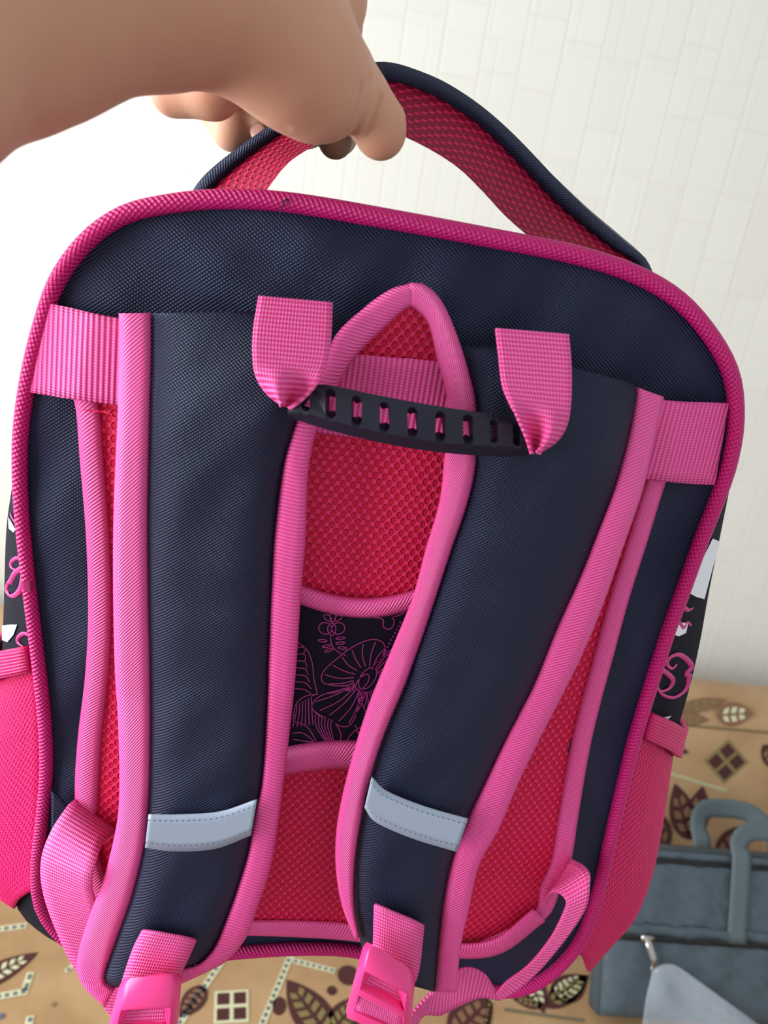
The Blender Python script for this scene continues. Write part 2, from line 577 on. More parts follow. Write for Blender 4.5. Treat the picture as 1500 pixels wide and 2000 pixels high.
# back motifs seen right of the backpack
BA.leaf(BA.px(1300, 1405), BA.px(1385, 1406), 0.016, M_brown, M_olive, 4)
BA.leaf(BA.px(1320, 1386), BA.px(1420, 1366), 0.014, M_brown, M_olive, 4)
BA.leaf(BA.px(1400, 1397), BA.px(1470, 1392), 0.026, M_brown, M_cream, 3)
BA.border(BA.px(1310, 1414), BA.px(1540, 1434), 0.005, M_olive, M_brown)
BA.square(BA.px(1418, 1487), 0.034, 0.85, M_olive, M_maroon)
BA.leaf(BA.px(1290, 1455), BA.px(1345, 1470), 0.012, M_maroon, M_brown, 3)
BA.border(BA.px(1310, 1512), BA.px(1420, 1545), 0.006, M_cream, M_olive)
BA.leaf(BA.px(1345, 1640), BA.px(1318, 1530), 0.028, M_maroon, M_brown, 3)
BA.leaf(BA.px(1350, 1640), BA.px(1372, 1535), 0.028, M_maroon, M_brown, 3)
BA.leaf(BA.px(1300, 1660), BA.px(1260, 1570), 0.03, M_maroon, M_brown, 3)
BA.leaf(BA.px(1400, 1680), BA.px(1470, 1610), 0.034, M_maroon, M_brown, 3)
BA.leaf(BA.px(1490, 1455), BA.px(1530, 1510), 0.02, M_maroon, M_olive, 4)
# the pattern goes on where the backpack hides it
for i in range(26):
    x, y = rng.uniform(-1.1, 1.5), rng.uniform(0.66, 1.12)
    if 0.3 < x * 1 + 0.55 < 1.25 and y < 1.0:
        continue
    c = np.array([x, y, SZ + 0.0006]); th = rng.uniform(0, 6.28)
    SE.leaf(c, c + np.array([math.cos(th), math.sin(th), 0]) * 0.1, 0.026)
for i in range(14):
    x, y = rng.uniform(-1.1, 1.5), rng.uniform(0.68, 0.84)
    c = np.array([x, y, SZ + 0.0006])
    if i % 2:
        SE.square(c, 0.029, rng.uniform(-0.4, 0.4))
    else:
        th = rng.uniform(-0.5, 0.5)
        SE.border(c, c + np.array([math.cos(th), math.sin(th), 0]) * 0.12)
        SE.border(c, c + np.array([-math.sin(th), math.cos(th), 0]) * 0.1)
for i in range(16):
    x, s_ = rng.uniform(-1.1, 0.55), rng.uniform(0.06, 0.36)
    c = bq + bn * 0.0006 + dirb * s_ + np.array([x, 0, 0]); th = rng.uniform(0, 6.28)
    BA.leaf(c, c + BA.ax * math.cos(th) * 0.08 + BA.ay * math.sin(th) * 0.05, 0.024)

# ------------------------------------------------------------------ grey laptop bag on the sofa
a = NT('slate_nylon', 0.5)
a.color(a.mix(a.noise(8, 3), srgb(60, 72, 80), srgb(76, 90, 99)))
a.bump(a.noise(30, 3), 0.5, 0.008)
M_case = a.m
M_casew = NT('slate_webbing', 0.6, srgb(84, 97, 100)).m
M_zip = NT('black_zip', 0.6, srgb(14, 15, 18)).m
M_metal = NT('nickel', 0.25, srgb(190, 185, 178), Metallic=1.0).m
cb = np.array([0.625, 0.935, SZ + 0.042])              # lower left front corner
up = np.array([0, 0.48, 0.877]); up /= np.linalg.norm(up)
CN = np.cross([1, 0, 0], up)                        # outward normal of the front face
if CN[1] > 0: CN = -CN
def cp(u, v, d=0.0):
    return cb + np.array([1.0, 0, 0]) * u + up * v + CN * d
case = empty('laptop_bag', tuple(cp(0.2, 0)), 'dark grey soft laptop bag leaning on the patterned sofa', 'bag')
CH, CW, CT = 0.289, 0.42, 0.075
n, m = 40, 30
def lump(u, v):
    return 0.006 * math.sin(u * 31 + 2 * math.sin(v * 17)) * math.sin(v * 25 + 1) + 0.003 * math.sin(u * 70 + v * 50)
bm = bmesh.new()
bmesh.ops.create_cube(bm, size=1)
bmesh.ops.subdivide_edges(bm, edges=bm.edges[:], cuts=22, use_grid_fill=True)
bmesh.ops.bevel(bm, geom=[], offset=0)
for v in bm.verts:
    x, y, z = v.co
    rx = 0.5
    sx = 1 - 0.035 * (abs(2 * y)) ** 4
    q = cp((x * sx + 0.5) * CW, (z * (1 - 0.03 * abs(2 * y) ** 4) + 0.5) * CH, 0)
    d = (-y - 0.5) * CT
    edge = max(abs(2 * x), abs(2 * z))
    d += -0.02 * np.sign(-y) * max(0, edge - 0.8) ** 2 * 10 * (abs(y) > 0.3)
    lp = lump(x, z) if y < -0.3 else 0
    v.co = Vector(tuple(q + CN * (d + lp * (1 - edge ** 4))))
me = bpy.data.meshes.new('body')
bmesh.ops.recalc_face_normals(bm, faces=bm.faces[:])
bm.to_mesh(me); bm.free()
finish('body', me, M_case, case)
def cstrip(name, u0, v0, u1, v1, w, d, mat, t=0.003, n=24):
    pts = np.zeros((n, 3, 3))
    for i in range(n):
        s = i / (n - 1)
        u, v = u0 + (u1 - u0) * s, v0 + (v1 - v0) * s
        dirn = np.array([u1 - u0, v1 - v0]); dirn = dirn / np.linalg.norm(dirn)
        for j in range(3):
            k = (j - 1) * w / 2
            uu, vv = u - dirn[1] * k, v + dirn[0] * k
            pts[i, j] = cp(uu, vv, d + lump(uu / CW - 0.5, vv / CH - 0.5) * 0.8)
    return sheet(name, pts, mat, case, t, 'strip', off=0)
cstrip('pocket_zip', 0.012, 0.140, 0.41, 0.140, 0.011, 0.004, M_zip)
cstrip('pocket_flap', 0.012, 0.154, 0.41, 0.154, 0.018, 0.005, M_case)
cstrip('top_seam', 0.012, 0.272, 0.41, 0.272, 0.008, 0.002, M_zip)
cstrip('top_band', 0.010, 0.284, 0.41, 0.284, 0.012, 0.003, M_case)
def ribbon3(name, pts, wid, wdir, mat, parent, n=40, t=0.0025):
    c = curve(np.array(pts), n) if True else pts
    out = np.zeros((n, 5, 3))
    for i in range(n):
        for j in range(5):
            out[i, j] = c[i] + np.array(wdir) * wid * ((j / 4) - 0.5)
    return sheet(name, out, mat, parent, t, 'strip')
# handles: each runs up the front face, arches over and comes back down
def chandle(u0, d0, lean, top):
    pts = [cp(u0, 0.142, d0 + 0.006), cp(u0 + 0.001, 0.2, d0 + 0.008), cp(u0 + 0.003, 0.285, d0 + 0.009), cp(u0 + 0.006, 0.285 + top * 0.55, d0 + lean * 0.4),
           cp(u0 + 0.03, 0.285 + top * 0.92, d0 + lean), cp(u0 + 0.08, 0.285 + top, d0 + lean * 1.2), cp(u0 + 0.13, 0.285 + top * 0.92, d0 + lean),
           cp(u0 + 0.155, 0.285 + top * 0.5, d0 + lean * 0.4), cp(u0 + 0.158, 0.278, d0 + 0.009), cp(u0 + 0.16, 0.142, d0 + 0.006)]
    n = 70
    c = curve(np.array(pts), n)
    tg = np.gradient(c, axis=0); tg /= np.linalg.norm(tg, axis=1)[:, None]
    out = np.zeros((n, 5, 3))
    for i in range(n):
        e = np.cross(CN, tg[i]); e /= np.linalg.norm(e)
        for j in range(5):
            out[i, j] = c[i] + e * 0.036 * (j / 4 - 0.5)
    return sheet('handle', out, M_casew, case, 0.0025, 'strip')
chandle(0.245, 0.0, -0.01, 0.052)
chandle(0.215, -0.082, -0.035, 0.066)
# zip puller
zp = tube('zip_pull', [cp(0.072, 0.142, 0.012), cp(0.076, 0.128, 0.016), cp(0.082, 0.112, 0.017), cp(0.086, 0.098, 0.016)], [0.0055, 0.006, 0.006, 0.004], M_metal, case, ring=12, flat=0.45)
tube('zip_slider', [cp(0.062, 0.141, 0.008), cp(0.085, 0.141, 0.008)], [0.006, 0.006], M_metal, case, ring=10, flat=0.6)
tube('zip_ring', [cp(0.086 + 0.006 * math.cos(t), 0.094 + 0.006 * math.sin(t), 0.016) for t in np.linspace(0, 2 * math.pi, 17)[:-1]], 0.0016, M_metal, case, closed=True, ring=6)
# clear plastic sleeve hanging from the zip
a = NT('clear_plastic', 0.22, srgb(205, 214, 226), **{'Alpha': 0.27})
a.bump(a.noise(25, 3), 0.4, 0.01)
M_clear = a.m
n, m = 26, 22
pts = np.zeros((n, m, 3))
for i in range(n):
    s = i / (n - 1)
    for j in range(m):
        t = j / (m - 1)
        u = 0.078 + 0.05 * t + s * (-0.045 + 0.27 * t)
        v = 0.098 + 0.004 * t - s * (0.155 - 0.03 * t) + 0.008 * math.sin(3 * t)
        d = 0.026 + 0.012 * math.sin(t * 7 + s * 3) * s + 0.018 * s + 0.006 * math.sin(t * 15 - s * 8) * s
        pts[i, j] = cp(u, max(v, 0.004), d)
pl = sheet('plastic_sleeve', pts, M_clear, None, 0.0006, 'strip')
pl['label'] = 'crumpled clear plastic sleeve hanging from the zip of the grey laptop bag'
pl['category'] = 'plastic sleeve'

# ------------------------------------------------------------------ backpack
bag = empty('backpack', tuple(P(600, 1855, -0.06)), 'navy and hot pink school backpack held up by its top handle', 'backpack')
OUT = [(300, 400), (420, 386), (560, 392), (760, 425), (960, 462), (1120, 494), (1240, 532), (1330, 585), (1395, 660), (1432, 735), (1440, 820), (1428, 900), (1405, 970),
       (1372, 1055), (1338, 1150), (1305, 1240), (1270, 1350), (1240, 1450), (1215, 1550), (1190, 1660), (1166, 1760), (1135, 1840), (1085, 1900), (1020, 1936), (940, 1934), (800, 1888), (690, 1860), (590, 1856), (480, 1862),
       (340, 1876), (220, 1880), (150, 1856), (100, 1812), (74, 1760), (70, 1690), (80, 1600), (88, 1500), (84, 1400), (72, 1290), (56, 1160), (42, 1030), (36, 930), (38, 840), (52, 740), (76, 640), (110, 545), (165, 470), (230, 422)]
CX, CY = 700, 1130
NA = 220
ANG = np.linspace(-math.pi, math.pi, NA, endpoint=False)
def polar(poly, closed=True):
    c = curve(poly, 900, closed) - np.array([CX, CY])
    th = np.arctan2(c[:, 1], c[:, 0]); r = np.hypot(c[:, 0], c[:, 1])
    o = np.argsort(th); th, r = th[o], r[o]
    return np.interp(ANG, np.r_[th - 2 * math.pi, th, th + 2 * math.pi], np.r_[r, r, r])
R0 = polar(OUT)
def pp(k, r):
    return CX + r * math.cos(ANG[k]), CY + r * math.sin(ANG[k])
def panel_w(x, y):
    # soft, slightly wrinkled panel
    return 0.0024 * math.sin(x * 0.017 + 2 * math.sin(y * 0.006)) * math.sin(y * 0.013 + 1.3 * math.sin(x * 0.007)) + 0.0008 * math.sin(x * 0.041 + y * 0.03)
v, f, uv = [], [], []
rings = [1, 0.985, 0.965, 0.94, 0.9, 0.85, 0.8, 0.74, 0.68, 0.6, 0.52, 0.44, 0.36, 0.28, 0.2, 0.12, 0.05]
for s in rings:
    for k in range(NA):
        x, y = pp(k, R0[k] * s)
        e = 1 - s
        w = panel_w(x, y) * min(1, e * 10) + 0.003 * min(1, e * 8)
        q = P(x, y, w); v.append(q); uv.append((q[0], q[2]))
f = grid_faces(len(rings), NA, True)
f.append(tuple((len(rings) - 1) * NA + k for k in range(NA)))
bpn = mesh('back_panel', v, f, M_navy, bag, uv=uv)
if bpn.data.polygons[0].normal.y > 0:
    bpn.data.flip_normals()
# sides and front of the body: silhouettes traced 3 cm behind the panel
SIL = [(300, 412), (420, 398), (560, 402), (760, 432), (960, 470), (1120, 502), (1240, 545), (1322, 595), (1385, 668), (1425, 740), (1441, 830), (1436, 900), (1422, 970),
       (1404, 1060), (1384, 1160), (1366, 1260), (1345, 1350), (1318, 1440), (1280, 1550), (1245, 1660), (1200, 1760), (1150, 1830), (1090, 1880), (1000, 1905), (920, 1905), (800, 1868), (690, 1846), (590, 1842), (480, 1846),
       (340, 1858), (220, 1868), (130, 1850), (62, 1808), (30, 1765), (20, 1690), (8, 1600), (4, 1500), (2, 1400), (4, 1290), (8, 1160), (12, 1040), (22, 960), (40, 860), (60, 750), (88, 650), (125, 560), (180, 485), (240, 435)]
R1 = polar(SIL)
def ring3(R, w, sc=1.0, cen=None):
    out = []
    for k in range(NA):
        x, y = pp(k, R[k]); out.append(P(x, y, w))
    out = np.array(out)
    if sc != 1:
        c = P(CX, CY, w); out = c + (out - c) * sc
    return out
A, B = ring3(R0 * 0.996, 0.0), ring3(R1, -0.03)
sec = [A, A * 0.5 + B * 0.5, B]
for dw, sc in ((0.025, 1.005), (0.055, 1.0), (0.075, 0.985), (0.088, 0.95), (0.094, 0.9), (0.097, 0.7), (0.099, 0.4)):
    c = B.mean(0)
    q = c + (B - c) * sc; q[:, 1] += dw
    sec.append(q)
v = np.vstack(sec)
al = np.r_[0, np.cumsum([0.015, 0.017, 0.025, 0.03, 0.02, 0.015, 0.01, 0.04, 0.06])]
uv = [(al[i], k * 0.006) for i in range(len(sec)) for k in range(NA)]
f = grid_faces(len(sec), NA, True) + [tuple((len(sec) - 1) * NA + k for k in range(NA))]
M_side = mat_nylon('black_side_nylon', srgb(14, 12, 22), srgb(26, 25, 40), 0.0016, 0.75)
M_side.node_tree.nodes['Principled BSDF'].inputs['Specular IOR Level'].default_value = 0.12
gus = mesh('body', v, f, M_side, bag, uv=uv)
# piping
pip = np.array([P(*pp(k, R0[k] * 0.996), 0.0022) for k in range(NA)])
rr = np.interp(ANG, [-3.14, -1.57, 0, 1.57, 3.14], [0.0029, 0.0037, 0.0034, 0.0035, 0.0029])
tube('piping', pip, rr, M_pipe, bag, closed=True, ring=12)

# side pockets
def ang_of(x, y):
    return math.atan2(y - CY, x - CX)
def pocket(px0, sil, rng_):
    """px0: angles interval; sil: pixel silhouette 3 cm behind the panel"""
    n, m = 46, 16
    sl = curve(sil, n)
    pts = np.zeros((n, m, 3))
    for i in range(n):
        th = ang_of(*sl[i])
        r0 = np.interp(th, ANG, R0) if th > -3.0 else R0[0]
        x0, y0 = CX + r0 * 1.004 * math.cos(th), CY + r0 * 1.004 * math.sin(th)
        a_ = P(x0, y0, -0.001); b_ = P(sl[i][0], sl[i][1], -0.035)
        c_ = b_ + np.array([0, 0.035, 0]); d_ = c_ + np.array([-0.012 * np.sign(sl[i][0] - CX), 0.02, 0])
        ctl = np.array([a_, a_ * 0.55 + b_ * 0.45 + np.array([0.003 * np.sign(sl[i][0] - CX), -0.002, 0]), b_, c_, d_])
        tt = np.linspace(0, 4, m)
        for j in range(m):
            k = min(int(tt[j]), 3); fr = tt[j] - k
            q = np.vstack([2 * ctl[0] - ctl[1], ctl, 2 * ctl[-1] - ctl[-2]])[k:k + 4]
            pts[i, j] = 0.5 * (2 * q[1] + (q[2] - q[0]) * fr + (2 * q[0] - 5 * q[1] + 4 * q[2] - q[3]) * fr ** 2 + (3 * q[1] - q[0] - 3 * q[2] + q[3]) * fr ** 3)
    return pts
LS = [(-6, 1272), (-14, 1320), (-30, 1400), (-44, 1500), (-48, 1600), (-36, 1690), (-6, 1748), (30, 1772)]
RS = [(1327, 1415), (1318, 1450), (1308, 1520), (1296, 1600), (1281, 1680), (1262, 1745), (1235, 1800), (1190, 1850), (1148, 1895)]
for sil in (LS, RS):
    q = pocket(None, sil, None)
    pk = sheet('side_pocket', q[5:], M_meshf, bag, 0.0015, 'strip')
    sheet('elastic_hem', q[:6] + np.array([0.0012 * np.sign(sil[0][0] - CX), -0.0012, 0]), M_hem, pk, 0.003, 'strip')
# printed motifs on the sides
def gp(x, y, lift=0.0022):
    th = ang_of(x, y); r = math.hypot(x - CX, y - CY)
    r0, r1 = np.interp(th, ANG, R0), np.interp(th, ANG, R1)
    if abs(abs(th) - math.pi) < 0.05:
        r0, r1 = R0[0], R1[0]
    t = min(1.05, max(0, (r - r0) / max(r1 - r0, 3)))
    q = P(x, y, -0.03 * t)
    return q + (CAM - q) / np.linalg.norm(CAM - q) * lift
def swirl(pts, r, mat, closed=False):
    c = curve(pts, 40)
    tube('swirl_print', [gp(x, y) for x, y in c], np.interp(np.linspace(0, 1, 40), [0, 0.3, 1], [r, r, r * 0.5]), mat, gus, ring=6, flat=0.3)
swirl([(1348, 1322), (1344, 1319), (1340, 1316), (1350, 1300), (1330, 1280), (1312, 1282), (1302, 1296), (1312, 1306), (1322, 1298)], 0.0016, M_swirl)
swirl([(1292, 1308), (1306, 1318), (1314, 1330), (1306, 1345), (1290, 1350), (1282, 1340)], 0.0014, M_swirl)
swirl([(1345, 1318), (1340, 1345), (1318, 1362), (1296, 1358), (1284, 1345)], 0.0014, M_swirl)
swirl([(1262, 1365), (1270, 1372), (1266, 1382), (1256, 1380)], 0.0011, M_swirl)
swirl([(1336, 1187), (1344, 1192), (1354, 1188)], 0.0012, M_swirl)
swirl([(1326, 1216), (1334, 1226), (1342, 1216), (1350, 1222)], 0.0012, M_swirl)
def patch(pts, mat, lift=0.0024):
    q = [gp(x, y, lift) for x, y in pts]
    k = len(q)
    mesh('white_print', q, [tuple(range(k))], mat, gus, smooth=False)
patch([(1392, 1052), (1407, 1058), (1392, 1110), (1376, 1170), (1360, 1166), (1346, 1158), (1366, 1105)], M_white)
patch([(1314, 1212), (1324, 1222), (1334, 1216), (1344, 1218), (1340, 1236), (1326, 1243), (1312, 1238)], M_white)
patch([(1280, 1394), (1292, 1402), (1312, 1398), (1296, 1414), (1284, 1420)], M_white)
swirl([(20, 1140), (30, 1120), (42, 1110), (46, 1098), (36, 1090), (24, 1096), (22, 1108), (32, 1114)], 0.0014, M_swirl)
swirl([(46, 1130), (42, 1148), (34, 1160), (22, 1165), (14, 1155), (16, 1140), (26, 1125)], 0.0014, M_swirl)
swirl([(56, 1240), (46, 1238), (36, 1246), (36, 1256), (46, 1264)], 0.0012, M_swirl)
patch([(4, 1222), (20, 1220), (33, 1220), (26, 1240), (14, 1254), (4, 1250)], M_white)
patch([(16, 1010), (22, 1020), (30, 1034), (26, 1040), (17, 1032)], M_white)
swirl([(20, 1004), (26, 1016), (32, 1026)], 0.0008, M_swirl)

# padded mesh back with pink binding
PADL = [(140, 760), (152, 800), (160, 900), (172, 1050), (176, 1200), (170, 1320), (156, 1440), (150, 1540), (155, 1640), (180, 1740), (210, 1792), (300, 1818)]
PADR = [(1310, 920), (1296, 945), (1260, 1060), (1225, 1170), (1195, 1280), (1165, 1390), (1145, 1480), (1125, 1600), (1112, 1680), (1090, 1740), (1060, 1796), (960, 1846)]
PADL_T = [(280, 640)] + PADL
PADR_T = [(1200, 800)] + PADR
pad = loft('back_pad', PADL, PADR, M_mesh, bag, n=80, m=50, w=0.004, crown=0.007, thick=0.0)
pad.data.materials.clear(); pad.data.materials.append(M_mesh)
loft('pad_top', [(640, 700), (520, 760), (300, 800), (150, 800)], [(900, 700), (1000, 800), (1150, 860), (1290, 940)], M_mesh, bag, n=24, m=30, w=0.010, thick=0.0)
loft('pad_apex', [(790, 585), (715, 650), (640, 720)], [(822, 585), (870, 650), (930, 740)], M_mesh, bag, n=16, m=20, w=0.009, thick=0.0)
def shift(pts, dx, dy=0):
    return [(x + dx, y + dy) for x, y in pts]
loft('pad_binding', shift(PADL, -4), [(x + (44 if 700 < y < 1600 else 34), y - (6 if y > 1700 else 0)) for x, y in PADL], M_bind, bag, n=80, m=7, w=0.006, crown=0.0026, thick=0.001, uv='strip')
loft('pad_binding', [(x - (36 if y < 1750 else 22), y - (8 if y > 1700 else 0)) for x, y in PADR], shift(PADR, 4), M_bind, bag, n=80, m=7, w=0.006, crown=0.0026, thick=0.001, uv='strip')
loft('pad_binding', [(290, 1808), (420, 1800), (560, 1797), (700, 1805), (850, 1838), (960, 1835), (1040, 1775)], [(290, 1838), (420, 1828), (560, 1830), (700, 1840), (850, 1868), (970, 1866), (1065, 1800)], M_bind, bag, n=60, m=7, w=0.0115, crown=0.002, rnd=True, thick=0.001, uv='strip')
# printed window between upper and lower mesh
pw = 0.0125
WT = [(420, 1080), (500, 1135), (580, 1172), (660, 1196), (740, 1200), (830, 1178), (920, 1130)]
WB = [(420, 1500), (500, 1480), (570, 1462), (650, 1452), (720, 1454), (800, 1470), (900, 1500)]
prn = loft('printed_panel', WT, WB, M_print, bag, n=30, m=20, w=pw, thick=0.0)
loft('window_binding', shift(WT, 0, -34), shift(WT, 0, 6), M_bind, bag, n=40, m=7, w=pw, crown=0.004, rnd=True, thick=0.001, uv='strip')
loft('window_binding', shift(WB, 0, -6), shift(WB, 0, 50), M_bind, bag, n=40, m=7, w=pw, crown=0.004, rnd=True, thick=0.001, uv='strip')
# line drawing of flowers on the printed panel (pixels in a 2.5x crop whose corner is 400,1100)
LINES = []
def ln(*pts, k=24):
    LINES.append([(400 + x / 2.5, 1100 + y / 2.5) for x, y in curve(pts, k)])
def oval(cx, cy, a_, b_, rot=0.0, k=24):
    c, s = math.cos(rot), math.sin(rot)
    LINES.append([(400 + (cx + a_ * math.cos(t) * c - b_ * math.sin(t) * s) / 2.5, 1100 + (cy + a_ * math.cos(t) * s + b_ * math.sin(t) * c) / 2.5) for t in np.linspace(0, 2 * math.pi, k)])
# small sprig
oval(625, 262, 14, 24); oval(600, 266, 12, 22, -0.9); oval(652, 266, 12, 22, 0.9)
oval(588, 318, 32, 28, 0.3); oval(652, 318, 32, 28, -0.3); oval(620, 322, 20, 30)
ln((612, 345), (618, 390), (640, 425), (690, 452))
for (x, y, r_) in ((575, 378, 0.1), (595, 405, -0.2), (605, 425, -0.4), (662, 366, -0.1), (662, 390, -0.1), (672, 414, 0.1)):
    oval(x, y, 22, 6, r_, 14)
# main flower: four petals round an oval eye
EYE = (790, 565)
oval(795, 562, 60, 34, -0.95, 30); oval(770, 580, 46, 22, -0.9, 24)
def petal(pts):
    ln(*pts, k=40)
    c = curve(pts, 12)
    for i in range(1, 11):
        q = c[i]
        d = np.array(EYE) - q
        s0 = q + d * 0.06; e_ = np.array(EYE) - d / np.linalg.norm(d) * 62
        mid = (s0 + e_) / 2 + np.array([-d[1], d[0]]) * 0.05 * (1 if i % 2 else 0.6)
        if np.linalg.norm(d) > 80:
            ln(tuple(s0), tuple(mid), tuple(e_), k=10)
petal([(725, 600), (640, 598), (575, 580), (578, 530), (640, 470), (720, 410), (800, 375), (860, 380), (880, 420), (850, 480), (815, 520)])
petal([(740, 620), (640, 625), (560, 650), (522, 700), (560, 740), (610, 760), (660, 795), (710, 790), (745, 720), (750, 640)])
petal([(755, 625), (770, 690), (800, 740), (850, 730), (880, 660), (850, 600)])
petal([(830, 510), (870, 450), (930, 420), (960, 470), (930, 540), (850, 570)])
# left flower
ln((455, 385), (500, 425), (525, 490), (532, 560), (550, 640))
for i in range(7):
    y = 400 + i * 34
    ln((445 - i * 2, y + 8), (490, y + 14), (528 - (6 - i) * 8, y + 44))
ln((550, 640), (490, 650), (445, 690), (430, 770))
ln((430, 770), (500, 800), (545, 870)); ln((425, 830), (480, 830), (545, 880))
for i in range(6):
    ln((450 + i * 14, 690 - i * 8), (444 + i * 16, 740), (430 + i * 20, 800 - i * 2), k=14)
ln((525, 715), (560, 745), (620, 765), (660, 820), (662, 865), (630, 880))
for i in range(6):
    ln((540 + i * 16, 740 + i * 5), (545 + i * 14, 800), (590 + i * 8, 870), k=14)
ln((430, 860), (500, 870), (600, 880)); ln((690, 870), (720, 830), (760, 800)); ln((735, 790), (750, 830), (790, 870))
# pale outline and dots at the upper right
ln((820, 262), (870, 275), (872, 310), (905, 322), (925, 290), (915, 262)); ln((925, 262), (960, 250), (985, 230))
v, f = [], []
for L_ in LINES:
    p = np.array(L_)
    tg = np.gradient(p, axis=0); tg /= np.linalg.norm(tg, axis=1)[:, None] + 1e-9
    nn = np.stack([-tg[:, 1], tg[:, 0]], 1) * 0.9
    b0 = len(v)
    for i in range(len(p)):
        for s in (-1, 1):
            x, y = p[i] + nn[i] * s
            v.append(P(x, y, pw + 0.0006))
    f += [(b0 + 2 * i, b0 + 2 * i + 1, b0 + 2 * i + 3, b0 + 2 * i + 2) for i in range(len(p) - 1)]
for i in range(9):
    x, y = 400 + (955 - i * 9) / 2.5, 1100 + (290 + i * 17) / 2.5
    b0 = len(v)
    for t in range(6):
        v.append(P(x + 2 * math.cos(t * 1.047), y + 2 * math.sin(t * 1.047), pw + 0.0006))
    f.append(tuple(range(b0, b0 + 6)))
fp = mesh('flower_print', v, f, M_line, prn, smooth=False)

# wide cross band
LBT = [(88, 592), (130, 600), (232, 622), (420, 640), (660, 688), (860, 708), (1100, 750), (1297, 782), (1424, 788)]
LBB = [(54, 765), (110, 775), (232, 792), (420, 815), (640, 848), (880, 880), (1100, 914), (1297, 940), (1396, 948)]
loft('cross_band', LBT, LBB, M_webh, bag, n=90, m=9, w=lambda t: 0.004 + 0.009 * min(1, 14 * min(t, 1 - t)), thick=0.0015, uv='bag')

# shoulder straps
L_OUT = [(232, 612), (232, 700), (230, 800), (222, 1000), (221, 1150), (224, 1300), (231, 1420), (233, 1550), (226, 1620), (204, 1710), (176, 1785), (155, 1850), (150, 1895), (165, 1930), (205, 1968)]
L_OIN = [(297, 612), (297, 700), (294, 800), (290, 1000), (291, 1150), (294, 1300), (295, 1420), (292, 1560), (285, 1640), (262, 1740), (236, 1815), (214, 1875), (204, 1905), (208, 1922), (225, 1930)]
L_IIN = [(808, 552), (760, 566), (705, 606), (655, 655), (625, 720), (590, 790), (572, 840), (552, 920), (536, 1050), (528, 1200), (521, 1380), (512, 1520), (497, 1590), (486, 1660), (462, 1740), (440, 1800), (418, 1850), (390, 1880), (362, 1888), (330, 1892)]
L_IOUT = [(812, 598), (790, 606), (742, 650), (692, 700), (660, 756), (632, 820), (616, 850), (602, 930), (597, 1050), (588, 1160), (578, 1310), (566, 1430), (550, 1560), (530, 1690), (504, 1770), (482, 1830), (444, 1876), (410, 1896), (372, 1914), (335, 1930)]
R_IIN = [(800, 552), (830, 556), (864, 590), (893, 655), (918, 735), (931, 800), (930, 900), (914, 980), (880, 1080), (850, 1172), (820, 1260), (788, 1345), (758, 1415), (733, 1485), (714, 1560), (700, 1630), (692, 1700), (692, 1770), (702, 1830)]
R_IOUT = [(800, 600), (812, 606), (836, 632), (852, 695), (868, 755), (874, 800), (867, 900), (858, 980), (832, 1070), (806, 1165), (770, 1255), (722, 1370), (690, 1470), (667, 1560), (656, 1630), (656, 1700), (668, 1770), (694, 1836)]
R_OIN = [(1243, 757), (1226, 850), (1196, 960), (1162, 1050), (1130, 1130), (1085, 1230), (1040, 1340), (990, 1435), (945, 1530), (910, 1605), (882, 1680), (866, 1760), (857, 1850), (850, 1938)]
R_OUT = [(1297, 775), (1277, 870), (1255, 960), (1217, 1070), (1182, 1170), (1146, 1260), (1110, 1335), (1056, 1440), (1010, 1535), (974, 1620), (936, 1690), (915, 1780), (900, 1850), (892, 1938)]
NL_R = [(640, 604), (700, 606), (655, 655), (625, 720)] + L_IIN[5:]
def wst(t):                     # straps swing forward towards their lower ends
    k = min(1, t * 5)
    return 0.0155 + 0.0105 * k * k * (3 - 2 * k) + 0.016 * max(0, t - 0.55) / 0.45
LPL = [(297, 612), (297, 700)] + L_OIN[2:]
LPR = [(520, 606), (560, 700), (572, 800)] + L_IIN[7:]
def strap(navl, navr, out_l, out_r, in_l, in_r):
    st = loft('shoulder_strap', navl, navr, M_strap, bag, n=110, m=21, w=wst, crown=0.006, bump=0.0007, thick=0.006)
    for (p, q) in ((out_l, out_r), (in_l, in_r)):
        pass
    return st
# navy webs run up to the seam below the yoke
sl = loft('shoulder_strap', LPL, [(520, 607), (625, 640), (618, 730), (590, 790)] + L_IIN[6:], M_strap, bag, n=120, m=23, w=wst, crown=0.006, bump=0.0007, thick=0.006)
sr = loft('shoulder_strap', [(960, 672), (905, 680), (918, 735), (931, 800)] + R_IIN[6:] + [(716, 1900)], [(1200, 742)] + R_OIN, M_strap, bag, n=120, m=23, w=wst, crown=0.006, bump=0.0007, thick=0.006)
def wbind(t):
    return wst(t) - 0.001
def wtop(t):                    # the inner bindings start on the pad and rise with the strap
    return 0.0155 + 0.0105 * min(1, t * 3.4) + 0.016 * max(0, t - 0.58) / 0.42
loft('strap_binding', L_OUT, L_OIN, M_bind, sl, n=110, m=9, w=wbind, crown=0.0028, thick=0.0015, uv='strip')
loft('strap_binding', L_IIN, L_IOUT, M_bind, sl, n=120, m=9, w=wtop, crown=0.0028, thick=0.0015, uv='strip')
loft('strap_binding', R_IOUT, R_IIN, M_bind, sr, n=120, m=9, w=wtop, crown=0.0028, thick=0.0015, uv='strip')
loft('strap_binding', R_OIN, R_OUT, M_bind, sr, n=110, m=9, w=wbind, crown=0.0028, thick=0.0015, uv='strip')
